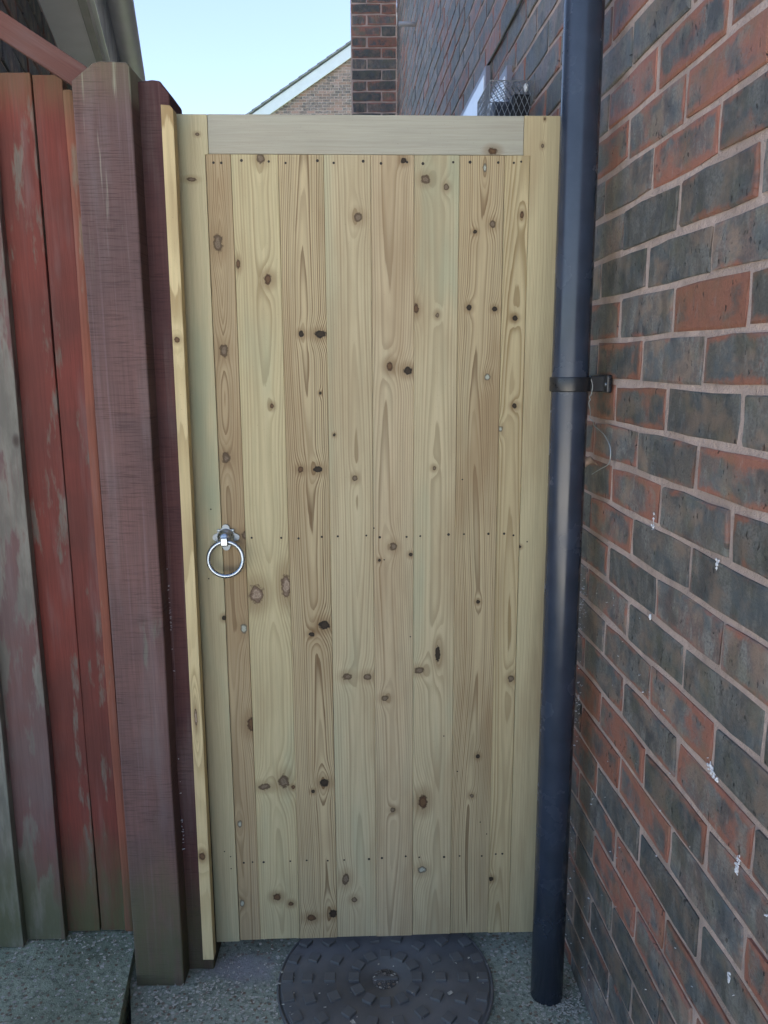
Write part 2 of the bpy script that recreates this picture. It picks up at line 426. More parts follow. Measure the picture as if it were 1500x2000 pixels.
def bmat(y, z, rg, x=0.):
    mx = Matrix.Translation((x+rg.uniform(-.0018, .0008), y+rg.uniform(-.0025, .0025), z+rg.uniform(-.0014, .0014)))
    mx = mx @ Matrix.Rotation(rg.uniform(-.007, .007), 4, 'X') @ Matrix.Rotation(rg.uniform(-.006, .006), 4, 'Z')
    if rg.random() < .5: mx = mx @ Matrix.Rotation(math.pi, 4, 'X')
    return mx
def lay(bricks, parent, mat, n_single, rank, mort_name=None, seed=3, joined_name='distant_brickwork'):
    """bricks: list of (kind, y, z) in the parent's frame. The n_single with highest rank become objects, the rest one mesh."""
    rg = random.Random(seed); sh = shared(mat)
    sc = sorted(((rank(b), i) for i, b in enumerate(bricks)), reverse=True)
    single = {i for r, i in sc[:n_single] if r > 0}
    rest = []
    for i, (kind, y, z) in enumerate(bricks):
        mx = bmat(y, z, rg); v = rg.randrange(len(GEO[kind]))
        if i in single:
            o = bpy.data.objects.new('brick', sh[kind][v]); C.objects.link(o); o.parent = parent; o.matrix_local = mx
        else: rest.append((GEO[kind][v], mx))
    if rest:
        o = bpy.data.objects.new(joined_name, brick_mesh(rest, mat)); C.objects.link(o); o.parent = parent; o['kind'] = 'stuff'
    return len(single)
def proj(p):
    """rough picture position (1500 x 2000) of a place, only used to decide which bricks are built singly"""
    q = cam.matrix_world.inverted() @ Vector(p)
    if q.z > -.05: return None
    return 750+1538*q.x/-q.z, 1000-1538*q.y/-q.z, -q.z
BED0 = CAM_H+.0385       # a bed joint just above eye level

# ================================================================== GROUND
def struct(o): o['kind'] = 'structure'; return o
struct(link('ground', flat_me([(-300, -200), (300, -200), (300, 600), (-300, 600)], -.30, -.045), M['soil']))
path_pts = [(-.596, 1.68), (-.59, 1.585), (-.530, 1.41), (-.443, .93), (-.443, -1.5), (.70, -1.5), (.70, 1.80), (-.9, 1.80), (-.9, 1.68)]
struct(link('concrete_path', flat_me(path_pts, -.16, 0.), M['concrete']))
struct(link('raised_paving_slab', box_me(0, 1, 0, 1, 0, 1) if False else flat_me([(-.578, 1.592), (-.545, 1.385), (-.462, .92), (-.462, -1.5), (-3.0, -1.5), (-3.0, 1.70), (-.602, 1.70)], -.12, .03), M['slab']))
struct(link('back_bounce_ground', flat_me([(-6, 1.81), (.70, 1.81), (.70, 7.49), (-6, 7.49)], -.16, -.02), M['paving']))  # added unseen ground beyond the gate, pale to bounce light under the eaves
struct(link('lawn', flat_me([(-40, 7.5), (40, 7.5), (40, 60), (-40, 60)], -.04, -.02), M['grass']))

struct(link('rear_bounce_ground', flat_me([(-9, -16), (9, -16), (9, -1.5), (-9, -1.5)], -.16, -.012), M['paving']))  # added unseen ground behind the camera, bounces sunlight onto the gate
# ================================================================== RIGHT HOUSE SIDE WALL
GAM = math.atan(.0628)
wall = empty('brick_side_wall', (.5145, 0, 0), GAM)
tag(wall, 'tall brick house wall in grey and orange bricks beside the drainpipe', 'wall')
S0, S1, ZT = -1.28, 6.42, 6.4
mo = link('mortar', box_me(.0026, .30, S0, S1, -.10, ZT), M['mortar'], wall)
bm_ = mo.data
rows = []
mrow = int((BED0-ZT)/.075)
m = mrow
while True:
    zc = BED0-.0375-.075*m
    if zc < -.06: break
    ph = 1.339 if m % 2 == 0 else 1.2285
    k = math.ceil((S0-ph)/.225)
    y = ph+.225*k
    if y-S0 > .10: rows.append(('half', y-.0575, zc))
    while y+.2201 < S1:
        rows.append(('full', y+.1125, zc)); y += .225
    if S1-y > .10: rows.append(('half', y+.0575, zc))
    m += 1
cg, sg = math.cos(GAM), math.sin(GAM)
def rank_wall(b):
    k, y, z = b
    q = proj((.5145-sg*y, cg*y, z))
    if q is None: return 0
    px, py, d = q
    if not (-10 < py < 2080 and px < 1640): return 0
    if py > 250 and px < 1085: return 0
    w = 1538*.11/d*abs(sg+.34/max(d, .3))
    if w < 5: return 0
    return 1/d
n1 = lay(rows, wall, M['brick'], 262, rank_wall, seed=5)
# lime bloom and mortar snots on the joints
def blob_me(seed, pts, n=26):
    rg = random.Random(seed); bm = bmesh.new()
    for _ in range(n):
        cx, cz, r = rg.choice(pts)
        a, q = rg.uniform(0, 6.28), rg.random()**.6*r
        mx = Matrix.Translation((rg.uniform(-.0015, .001), cx+q*math.cos(a)*.7, cz+q*math.sin(a)*1.35)) @ Matrix.Rotation(rg.random()*6, 4, 'X') @ Matrix.Diagonal((rg.uniform(.0006, .0013), rg.uniform(.0008, .0028), rg.uniform(.0008, .003), 1))
        bmesh.ops.create_icosphere(bm, subdivisions=1, radius=1, matrix=mx)
    return fin(bm, True)
for i, pts in enumerate([[(.9205, .703, .007), (.918, .714, .005), (.921, .694, .004)], [(1.0133, .793, .005), (1.006, .790, .005), (.9985, .787, .004), (.99, .783, .003)], [(1.2525, 1.081, .004), (1.2515, 1.092, .003), (1.2508, 1.104, .002)], [(1.0324, 1.0794, .004), (1.033, 1.070, .002)], [(1.2414, .9326, .003)], [(.9166, .5416, .004), (.917, .535, .003)]]):
    e = link('lime_bloom', blob_me(30+i, pts, 60 if i < 2 else 26), M['efflo'], wall); e['kind'] = 'stuff'

# ================================================================== PIER AT THE FAR END OF THE WALL
pier = empty('brick_pier', (.1115, 6.415, 0), GAM-R(90))     # local -y runs to the left, local x away from the viewer
pier.rotation_euler = (0, 0, R(90))
tag(pier, 'dark brick pier one and a half bricks wide beyond the gate top rail', 'pier')
link('mortar', box_me(.0035, .33, .0, .342, -.1, 6.4), M['mortar'], pier)
pr = []
m = mrow
while True:
    zc = BED0-.0375-.075*m+.021
    if zc < 0: break
    if m % 2 == 0: pr += [('half', .058, zc), ('full', .058+.0515+.010+.108, zc)]
    else: pr += [('full', .110, zc), ('half', .110+.108+.010+.0515, zc)]
    m += 1
lay(pr, pier, M['brick_pier'], 34, lambda b: 1 if 3.1 < b[2] < 4.25 else 0, seed=9)

# ================================================================== DRAINPIPE
PX, PY, PR = .3462, 1.48, .0340
dp = empty('drainpipe', (PX, PY, 0))
tag(dp, 'dark grey round plastic drainpipe standing in front of the gate edge by the brick wall', 'drainpipe')
bm = bmesh.new(); tube(bm, [(0, 0, z) for z in (.002, .5, 1.3, 2.2, 3.4, 5.1)], PR, 48)
link('pipe', fin(bm, True), M['pipe'], dp)
br = link('bracket_band', lathe_me([(PR+.0003, 1.2915), (PR+.0032, 1.2915), (PR+.0036, 1.293), (PR+.0036, 1.316), (PR+.0032, 1.3175), (PR+.0003, 1.3175)], 48), M['band'], dp)
bk = link('bracket_arm', box_me(.0295, .0715, .004, .030, 1.290, 1.3195, .002), M['band'], dp)
link('bracket_plate', box_me(.064, .0735, -.017, .085, 1.2885, 1.321, .003), M['band'], dp)
for yy in (-.008, .072):
    bm = bmesh.new(); bmesh.ops.create_uvsphere(bm, u_segments=12, v_segments=8, radius=.0042, matrix=Matrix.Translation((.064, yy, 1.304)) @ Matrix.Diagonal((.5, 1, 1, 1)))
    link('screw', fin(bm, True), M['zinc'], bk)

# hanging wire, dry leaf
bm = bmesh.new()
wp = [(.368, 1.500, 1.3215), (.380, 1.486, 1.3225), (.3832, 1.4795, 1.3175), (.3882, 1.4795, 1.3024), (.3868, 1.4795, 1.2873), (.3834, 1.4797, 1.2806), (.3855, 1.480, 1.2759), (.3829, 1.4805, 1.2702), (.3868, 1.483, 1.2568), (.3885, 1.487, 1.2463), (.3873, 1.489, 1.2424), (.3945, 1.487, 1.2340), (.406, 1.520, 1.224), (.410, 1.469, 1.2126),
      (.4125, 1.433, 1.1934), (.413, 1.428, 1.1725), (.412, 1.439, 1.1588), (.4085, 1.475, 1.146), (.4055, 1.52, 1.130)]
def smooth_path(p, n=5):
    p = [Vector(q) for q in p]; o = []
    for i in range(len(p)-1):
        a, b, c, d = p[max(i-1, 0)], p[i], p[i+1], p[min(i+2, len(p)-1)]
        for k in range(n):
            t = k/n
            o.append(.5*((2*b)+(c-a)*t+(2*a-5*b+4*c-d)*t*t+(3*b-a-3*c+d)*t**3))
    return o+[p[-1]]
tube(bm, smooth_path(wp), .00095, 6)
tag(link('hanging_wire', fin(bm, True), M['wire']), 'thin pale wire dangling from the drainpipe bracket against the bricks', 'wire')
bm = bmesh.new()
n = 12; A = []; Bv = []
for i in range(n+1):
    t = i/n; w = .0066*math.sin(math.pi*min(1, t*1.02+.02))**.8+.0004
    px = Vector((0.3825, 1.5000, 1.1460)).lerp(Vector((0.4173, 1.5270, 1.1463)), t); px.z += .0125*math.sin(t*math.pi)
    A.append(bm.verts.new(px+Vector((-.002, w*.35, w)))); Bv.append(bm.verts.new(px+Vector((.002, -w*.35, -w))))
mid = [bm.verts.new((a.co+b.co)/2+Vector((.0016, 0, 0))) for a, b in zip(A, Bv)]
for i in range(n):
    bm.faces.new((A[i], A[i+1], mid[i+1], mid[i])); bm.faces.new((mid[i], mid[i+1], Bv[i+1], Bv[i]))
me = fin(bm, True)
lf = link('dry_leaf', me, M['leaf']); md = lf.modifiers.new('th', 'SOLIDIFY'); md.thickness = .0006
tag(lf, 'curled dry brown leaf caught between drainpipe and brick wall', 'leaf')

# ================================================================== FITTINGS HIGH ON THE SIDE WALL
def wl(s, off, z):      # place on the side wall: s along it, off out from it
    return Vector((.5145-sg*s-cg*off, cg*s-sg*off, z))
bm = bmesh.new(); tube(bm, [wl(s, .006+.0015*math.sin(s*9), 2.274+.003*math.sin(s*5)) for s in [1.2+.12*i for i in range(41)]], .0042, 8)
cb = tag(link('wall_cable', fin(bm, True), M['black']), 'thin black cable clipped along the side wall above the gate', 'cable')
bm = bmesh.new(); tube(bm, [wl(5.03, -.02, 3.276), wl(5.03, .10, 3.276)], .0125, 16)
tag(link('overflow_pipe', fin(bm, True), M['gutter']), 'short grey overflow pipe poking out high on the side wall near the pier', 'pipe')
def wall_cabinet(name, s0, s1, z0, z1, label, fr=.035):
    o = empty(name, tuple(wl(s0, 0, z0)), GAM); W_, H_ = s1-s0, z1-z0; o.rotation_euler = (0, 0, GAM)
    # local y along the wall, -x out of it
    link('frame', box_me(-.016, .02, 0, fr, 0, H_, .002), M['upvc'], o); link('frame', box_me(-.016, .02, W_-fr, W_, 0, H_, .002), M['upvc'], o)
    link('frame', box_me(-.0155, .02, fr, W_-fr, H_-fr, H_, .002), M['upvc'], o); link('frame', box_me(-.0155, .02, fr, W_-fr, 0, fr, .002), M['upvc'], o)
    link('door', box_me(-.0180, -.004, fr, W_-fr, fr, H_-fr, .001), M['white'], o)
    return tag(o, label, 'wall box')
wall_cabinet('wall_box', 2.715, 3.62, 1.25, 2.268, 'large white fronted box on the side wall just under the black cable', .022)
wall_cabinet('wall_box', 2.395, 2.68, 1.55, 2.160, 'smaller white fronted box on the side wall behind the wire guard', .022)
fl = empty('flue', tuple(wl(2.24, 0, 1.965))); fl.rotation_euler = (0, 0, GAM)
bm = bmesh.new(); tube(bm, [(-.085, 0, 0), (-.083, 0, 0), (.02, 0, 0)], [.046, .05, .05], 28); link('terminal', fin(bm, True), M['black'], fl)
link('wall_plate', box_me(-.046, .006, -.066, .066, -.17, .052, .006), M['black'], fl)
bm = bmesh.new(); bmesh.ops.create_uvsphere(bm, u_segments=12, v_segments=8, radius=.0075, matrix=Matrix.Translation((-.012, -.066, .066)) @ Matrix.Diagonal((.8, .8, 1.5, 1)))
link('white_plug', fin(bm, True), M['white'], fl)
tag(fl, 'black boiler flue terminal on the side wall inside the wire guard', 'flue')
gd = empty('wire_guard', tuple(wl(2.165, 0, 1.72))); gd.rotation_euler = (0, 0, GAM)
GW, GO, GH = .17, .106, .324
bm = bmesh.new()
def seg(a, b, r=.0009): tube(bm, [a, b], r, 4, False)
def diamond(org, ux, uz, W_, H_, px_=.0145, pz_=.032):
    org, ux, uz = Vector(org), Vector(ux), Vector(uz)
    sl_ = pz_/px_*1.0
    k = -int(H_/pz_)-2
    while k*px_ < W_+px_:
        for sgn in (1, -1):
            # line x = k*px + sgn * z / sl, clipped
            zs = []
            x0 = k*px_ if sgn == 1 else W_-k*px_
            pts = []
            za, zb = 0, H_
            xa, xb = x0, x0+sgn*H_/sl_
            lo, hi = 0., 1.
            d = xb-xa
            for bound, s in ((0, 1), (W_, -1)):
                va, vb = s*(xa-bound), s*(xb-bound)
                if va < 0 and vb < 0: lo, hi = 1, 0
                elif va < 0: lo = max(lo, va/(va-vb))
                elif vb < 0: hi = min(hi, va/(va-vb))
            if hi > lo+.01:
                seg(org+ux*(xa+d*lo)+uz*(H_*lo), org+ux*(xa+d*hi)+uz*(H_*hi))
        k += 1
diamond((0, 0, 0), (-1, 0, 0), (0, 0, 1), GO, GH); diamond((0, GW, 0), (-1, 0, 0), (0, 0, 1), GO, GH)
diamond((-GO, 0, 0), (0, 1, 0), (0, 0, 1), GW, GH); diamond((0, 0, GH), (-1, 0, 0), (0, 1, 0), GO, GW)
link('mesh', fin(bm), M['mesh'], gd)
bm = bmesh.new()
for z in (0, GH):
    tube(bm, [(0, 0, z), (-GO, 0, z), (-GO, GW, z), (0, GW, z)], .0014, 6, False)
for y in (0, GW): tube(bm, [(-GO, y, 0), (-GO, y, GH)], .0014, 6, False)
link('rim', fin(bm), M['mesh'], gd)
tag(gd, 'box shaped diamond mesh wire guard fixed over the black flue', 'guard')

# ================================================================== SIDE GATE
gate = empty('side_gate', (0, 1.6, 0), math.atan(.037))
tag(gate, 'new pale treated timber side gate of vertical boards with ring latch', 'gate')
L0 = (.47, .405, .275)
KN = {1: [(-.318,1.573,.009,.0169,'p'),(-.315,1.37,.0082,.0132,'p'),(-.32,1.157,.0084,.0115,'p'),(-.298,.794,.0065,.012,'w'),(-.285,.997,.0096,.0096,'p'),(-.289,.577,.01,.0167,'b'),(-.324,.34,.0057,.0091,'w'),(-.326,.142,.0058,.0082,'w')],
 2: [(-.231,1.728,.0078,.0098,'p'),(-.224,1.506,.008,.01,'b'),(-.281,1.535,.004,.009,'b'),(-.224,1.261,.0041,.0052,'b'),(-.269,.868,.0151,.0205,'q'),(-.206,.886,.0108,.0248,'q'),(-.267,.429,.0136,.0079,'p'),(-.223,.44,.0113,.0158,'p'),(-.203,.426,.0045,.0045,'b'),(-.247,.156,.0093,.0082,'b'),(-.216,.138,.0058,.0058,'b')],
 3: [(-.162,1.402,.0051,.0061,'k'),(-.124,1.401,.0122,.0071,'k'),(-.17,1.132,.0063,.0063,'b'),(-.135,1.132,.0084,.0073,'k'),(-.128,.799,.012,.0098,'k'),(-.155,.779,.0055,.0055,'k'),(-.134,.435,.0102,.0091,'k'),(-.16,.415,.0045,.0045,'k'),(-.171,.1,.0106,.0082,'b'),(-.121,.109,.0094,.0105,'k'),(-.127,1.286,.0026,.0031,'k')],
 4: [(-.047,1.621,.0079,.0089,'p'),(-.1,1.202,.0026,.0031,'k'),(-.059,1.113,.0053,.0063,'p'),(-.081,.682,.0099,.0077,'p'),(-.037,.681,.0088,.0077,'p'),(-.091,.196,.0081,.0139,'p'),(-.072,.144,.007,.007,'p')],
 5: [(.041,1.725,.0059,.0059,'k'),(.013,1.338,.0072,.0092,'b'),(.049,1.33,.0092,.0082,'k'),(.019,.968,.0075,.0085,'p'),(.056,.95,.0043,.0043,'k'),(-.01,.939,.0032,.0032,'k'),(.0,.631,.0078,.0067,'p'),(.016,.365,.0057,.0057,'p')],
 6: [(.083,1.691,.0088,.0078,'p'),(.123,1.677,.0049,.0059,'p'),(.108,1.438,.004,.0051,'p'),(.066,1.45,.005,.0101,'b'),(.104,1.132,.0042,.0042,'p'),(.114,.73,.0055,.0175,'k'),(.075,.693,.011,.0077,'p'),(.084,.383,.0102,.0171,'b'),(.082,.214,.0093,.0093,'w')],
 7: [(.197,1.712,.0039,.0088,'w'),(.18,1.595,.004,.004,'k'),(.214,1.609,.0059,.0069,'p'),(.171,1.452,.005,.0061,'k'),(.222,1.449,.005,.005,'k'),(.21,1.316,.0062,.0072,'w'),(.199,.845,.0043,.0043,'k'),(.205,.49,.0045,.0056,'k'),(.193,.395,.0045,.0045,'p')],
 8: [(.271,1.626,.004,.0059,'b'),(.263,1.431,.0051,.0051,'k'),(.266,1.258,.0052,.0052,'k'),(.239,1.211,.0052,.0062,'w'),(.274,.67,.0066,.0077,'p'),(.241,.186,.0058,.0058,'k')]}
ED = [-.3345, -.287, -.198, -.1115, -.022, .0615, .1485, .2355, .284]
PRM = {1: dict(pith=-.318, d0=0.0124, slope=-0.0042, ring=.0062, light=(0.468, 0.373, 0.242), dark=(.19, .125, .07), con=0.69, brown=0.50, green=0., dw=0.0165),
 2: dict(pith=-.236, d0=0.0217, slope=0.0056, ring=.0068, light=(0.559, 0.487, 0.314), dark=(.30, .235, .13), con=0.63, brown=0.26, green=.3, dw=0.0193),
 3: dict(pith=-.146, d0=0.0112, slope=0.0042, ring=.0052, light=(0.521, 0.430, 0.280), dark=(.17, .11, .06), con=1.00, brown=0.46, green=.1, dw=0.0154),
 4: dict(pith=-.06, d0=0.0186, slope=-0.0035, ring=.0070, light=(0.555, 0.479, 0.330), dark=(.30, .235, .145), con=0.69, brown=0.30, green=.3, dw=0.0165),
 5: dict(pith=.012, d0=0.0174, slope=0.0028, ring=.0060, light=(0.547, 0.453, 0.314), dark=(.27, .195, .12), con=0.69, brown=0.42, green=.12, dw=0.0165),
 6: dict(pith=.11, d0=0.0310, slope=0.0042, ring=.0056, light=(0.563, 0.483, 0.330), dark=(.31, .245, .15), con=0.63, brown=0.38, green=.55, dw=0.0165),
 7: dict(pith=.193, d0=0.0099, slope=0.0028, ring=.0050, light=(0.521, 0.426, 0.276), dark=(.19, .125, .07), con=0.98, brown=0.58, green=.1, dw=0.0138),
 8: dict(pith=.266, d0=0.0186, slope=0.0070, ring=.0056, light=(0.559, 0.468, 0.296), dark=(.26, .18, .085), con=0.86, brown=0.30, green=.08, dw=0.0165)}
ZB = .047
def board_me(x0, x1, z0, z1, y0, y1):
    """tongue and groove board with small V chamfers and a faint bow along its length"""
    c = .0011; g = .00015
    prof = [(x0+g, y1), (x0+g, y0+c), (x0+g+c, y0), (x1-g-c, y0), (x1-g, y0+c), (x1-g, y1)]
    bm = bmesh.new(); rows = []
    N = 14
    for i in range(N+1):
        z = z0+(z1-z0)*i/N
        q = mn.noise_vector(Vector((x0*31, 4., z*1.7)))
        rows.append([bm.verts.new((x+q.x*.0006, y+q.y*.0009, z)) for x, y in prof])
    k = len(prof)
    for A, B in zip(rows, rows[1:]):
        for j in range(k): bm.faces.new((A[j], A[(j+1) % k], B[(j+1) % k], B[j]))
    bm.faces.new(rows[0]); bm.faces.new(rows[-1][::-1])
    return fin(bm)
for i in range(1, 9):
    mat = pine('pine_board_%d' % i, KN[i], seed=i*1.37, **PRM[i])
    link('board', board_me(ED[i-1], ED[i], ZB+.0005*((i*7) % 5), 1.7343, .0016, .021), mat, gate)
link('stile', prism_me([(-.388, ZB-.001), (-.3352, ZB-.001), (-.3352, 1.7335), (-.3285, 1.7335), (-.3285, 1.8045), (-.388, 1.8045)], 0, .044, .0012),
     pine('pine_stile', [(-.363,1.689,.0088,.0039,'p'),(-.338,.819,.0043,.0054,'k'),(-.348,1.769,.0039,.0029,'p')], pith=-.52, d0=.05, ring=.0036, con=.45, brown=.15, green=.75, seed=21., light=(0.573, 0.518, 0.354), dark=(.32, .27, .17)), gate)
link('stile', prism_me([(.2845, ZB), (.386, ZB), (.386, 1.8055), (.2712, 1.8055), (.2712, 1.7335), (.2845, 1.7335)], 0, .044, .0012),
     pine('pine_stile_hinge', [(.307,1.752,.0029,.0039,'p'), (.285,.964,.0032,.0032,'k'), (.31, 1.80, .002, .003, 'b')], pith=.50, d0=.06, ring=.0042, con=.5, brown=.35, green=.12, seed=27., light=(0.573, 0.494, 0.323), dark=(.30, .235, .14)), gate)
link('top_rail', box_me(-.3279, .2706, .0008, .044, 1.7350, 1.8050, .0012),
     pine('pine_rail', [(1.7395, 0, .001, .001, 'b')] if False else [(1.742, .212, .006, .009, 'b')], pith=1.62, d0=.05, ring=.0034, con=.4, brown=.15, green=.1, seed=33., light=(.435, .425, .375), dark=(.33, .315, .265), axis='X'), gate)
bmt = pine('pine_back', [], pith=.9, d0=.05, seed=41., axis='X')
for z in (.16, .985): link('back_rail', box_me(-.334, .283, .0215, .044, z, z+.07, .001), bmt, gate)
# nails, sunk
bm = bmesh.new(); rg = random.Random(4)
for row, zz in ((0, 1.7215), (1, .990), (2, .247)):
    for i in range(8):
        for e in (0, 1):
            if row == 1 and i == 0: continue
            x = ED[i]+(.0165 if e == 0 else ED[i+1]-ED[i]-.0155)+rg.uniform(-.004, .004)
            z = zz+rg.uniform(-.003, .003); r = rg.uniform(.0021, .0030)
            bmesh.ops.create_circle(bm, cap_ends=True, segments=10, radius=r, matrix=Matrix.Translation((x, .0008, z)) @ Matrix.Rotation(R(90), 4, 'X'))
for x, z in ((-.021, 1.008), (.0, .94), (.213, .33), (.228, .3), (.30, .975), (.348, .962), (-.360, .275), (-.347, .262), (-.347, .232), (-.355, 1.052), (-.366, .905), (.055, .77), (.129, .540), (.162, 1.108), (.160, .455)):
    bmesh.ops.create_circle(bm, cap_ends=True, segments=10, radius=.0016, matrix=Matrix.Translation((x, 0.0009 if -.33 < x < .283 else -.0005, z)) @ Matrix.Rotation(R(90), 4, 'X'))
nl = link('nail_heads', fin(bm), M['nail'], gate); nl['kind'] = 'stuff'
# ring latch
LX, LZ = -.3263, .993
bm = bmesh.new(); N = 96; A = []; B = []
for k in range(N):
    a = 2*math.pi*k/N
    # four broad lobes with notches between and a small nub on each
    r = .0232+.0030*math.cos(4*a)+.0022*math.cos(8*a)-.0010*math.cos(12*a)
    A.append(bm.verts.new((r*math.cos(a), -.0026, r*math.sin(a)))); B.append(bm.verts.new((r*math.cos(a), -.0002, r*math.sin(a))))
bm.faces.new(A)
for k in range(N): bm.faces.new((A[k], B[k], B[(k+1) % N], A[(k+1) % N]))
lt = link('ring_latch', fin(bm), M['zinc_plate'], gate, (LX, -.0004, LZ)); lt['label'] = 'zinc ring latch with scalloped back plate'
bs = link('boss', lathe_me([(.0168, 0), (.0172, .003), (.0165, .006), (.0135, .0085), (.012, .0105), (.0118, .017), (.0105, .0195), (0, .0200)], 40), M['zinc'], lt, (0, -.0022, .001), (R(90), 0, 0))
link('ring_holder', box_me(-.0072, .0072, -.030, -.012, -.0135, .0045, .003, 3), M['zinc'], lt)
bm = bmesh.new(); RR = .0352
tube(bm, [(RR*math.cos(2*math.pi*k/64), 0, RR*math.sin(2*math.pi*k/64)) for k in range(64)], .0045, 14, closed=True)
rn = link('ring', fin(bm, True), M['zinc'], lt, (.0012, -.0235, -.0405), (R(-9), 0, 0))
for a in (45, 135, 225, 315):
    bm = bmesh.new(); bmesh.ops.create_uvsphere(bm, u_segments=14, v_segments=8, radius=.0036, matrix=Matrix.Translation((.0205*math.cos(R(a)), -.0026, .0205*math.sin(R(a)))) @ Matrix.Diagonal((1, .45, 1, 1)))
    link('screw', fin(bm, True), M['wire'], lt)

# ================================================================== POSTS BESIDE THE GATE
def rough_post(name, pts, y0, y1, mat, label, cat, bev=.003):
    bm = bmesh.new()
    a = [bm.verts.new((x, y0, z)) for x, z in pts]; b = [bm.verts.new((x, y1, z)) for x, z in pts]
    bm.faces.new(a); bm.faces.new(b[::-1]); n = len(pts)
    for i in range(n): bm.faces.new((a[i], b[i], b[(i+1) % n], a[(i+1) % n]))
    bmesh.ops.recalc_face_normals(bm, faces=bm.faces)
    bmesh.ops.bevel(bm, geom=bm.edges[:], offset=bev, segments=2, affect='EDGES', profile=.5)
    o = link(name, fin(bm), mat)
    return tag(o, label, cat)
def ragged(xl, xr, zb, zt, tl, tr, sl=.02, sr=.02, seed=0, steps=16):
    """post outline: bottom zb, slightly waving edges, top with two sloping corners"""
    rg = random.Random(seed); L = []; Rr = []
    for i in range(steps+1):
        z = zb+(zt-zb)*i/steps
        zl = min(z, zt-sl); zr = min(z, zt-sr)
        L.append((xl+mn.noise(Vector((seed, z*3, 0)))*.0016, zl)); Rr.append((xr+mn.noise(Vector((seed+9, z*3, 0)))*.0016, zr))
    L = [p for i, p in enumerate(L) if i == 0 or p[1] > L[i-1][1]+1e-5]; Rr = [p for i, p in enumerate(Rr) if i == 0 or p[1] > Rr[i-1][1]+1e-5]
    top = [(xr-tr, zt), ((xl+xr)/2, zt+.002), (xl+tl, zt-.001)]
    return Rr+top+L[::-1]
rough_post('fence_post', ragged(-.5500, -.4450, -.12, 1.868, .040, .006, .030, .006, 2), 1.510, 1.612,
           painted('post_paint', (.165, .092, .083), (.120, .075, .072), (.24, .225, .18), .12, 2., saw=1., moss=.75, mossz=.42, streak=.75, topz=1.868), 'thick rough sawn maroon fence post with bird lime streaks and a chamfered top', 'post')
rough_post('gate_post', ragged(-.4500, -.3895, -.12, 1.853, .004, .016, .004, .022, 5), 1.5585, 1.655,
           painted('gate_post_paint', (.115, .050, .047), (.085, .042, .043), (.16, .14, .12), .02, 5., saw=.8, moss=.65, mossz=.30), 'dark purple brown post between the fence post and the pale batten', 'post')
bt = link('gate_batten', prism_me([(-.4065, .045), (-.3825, .045), (-.3800, 1.2), (-.3775, 1.797), (-.383, 1.8035), (-.3995, 1.805), (-.4015, 1.2)], 1.5325, 1.5570, .0012),
          pine('pine_batten', [(-.392, 1.39, .005, .005, 'b'), (-.396, .30, .007, .009, 'b'), (-.394, .62, .003, .02, 'q')], pith=-.43, d0=.03, ring=.0050, wander=.008, dw=.012, con=.75, brown=.3, green=.0, seed=51., light=(.64, .53, .32), dark=(.34, .24, .12)))
tag(bt, 'narrow yellow pale timber batten standing between dark post and gate', 'batten')

# ================================================================== LEFT FENCE
fence = empty('board_fence', (0, 1.63, 0))
tag(fence, 'old red brown painted board fence peeling to grey beside the thick post', 'fence')
red1 = painted('board_red_a', (.175, .045, .034), (.125, .040, .032), (.21, .195, .16), .33, 1., moss=.85, mossz=.34, topz=1.893)
red2 = painted('board_red_b', (.165, .043, .033), (.115, .038, .030), (.20, .18, .145), .2, 3., moss=.85, mossz=.34, topz=1.893)
grey1 = painted('board_grey', (.15, .075, .068), (.14, .095, .09), (.22, .215, .18), .6, 8., moss=.7, mossz=.34, topz=1.893)
grey2 = painted('board_grey_b', (.14, .075, .075), (.13, .095, .09), (.22, .23, .19), .7, 12., moss=.75, mossz=.4, topz=1.893)
strip = painted('strip_red', (.235, .082, .052), (.19, .07, .047), (.28, .22, .16), .12, 15., moss=.6, mossz=.3, topz=1.85)
def fb(x0, x1, f, mat, zt=1.892, zb=.040, t=.02, bev=.002):
    link('board', box_me(x0, x1, f, f+t, zb, zt, bev, 2, 10, .003), mat, fence)
fb(-.7490, -.6690, .0, red1); fb(-.6675, -.6105, .003, red2, 1.889)
fb(-.609, -.5885, -.010, strip, 1.86, .045, .028, .006)
fb(-.838, -.7430, -.0215, grey1, 1.893, .036, .0205); fb(-.93, -.830, -.0435, grey2, 1.890, .034, .0205); fb(-1.03, -.922, -.066, grey1, 1.893, .034, .0205)
fb(-.602, -.535, .022, red2, 1.80, .045, .016)
fb(-1.12, -1.022, -.0445, red1, 1.890, .034, .0205); fb(-1.21, -1.112, -.066, grey2, 1.892, .034, .0205); fb(-1.31, -1.202, -.0445, red2, 1.890, .034, .0205); fb(-1.41, -1.302, -.066, grey1, 1.893, .034, .0205)
for z in (.35, 1.0, 1.62): link('rail', box_me(-1.41, -.56, .040, .078, z, z+.07, .003), red2, fence)
# handrail running from the post towards the viewer
hr = link('timber_rail', box_me(-.62, .0, -.015, .015, -.0205, .0205, .002), painted('rail_paint', (.135, .060, .048), (.112, .051, .043), (.22, .17, .145), .1, 19., moss=0., mossz=.001, axis='X'), None, (-.5425, 1.560, 1.8545), (0, R(32.6), 0))
tag(hr, 'smooth red brown timber rail sloping down to the top of the thick fence post', 'rail')

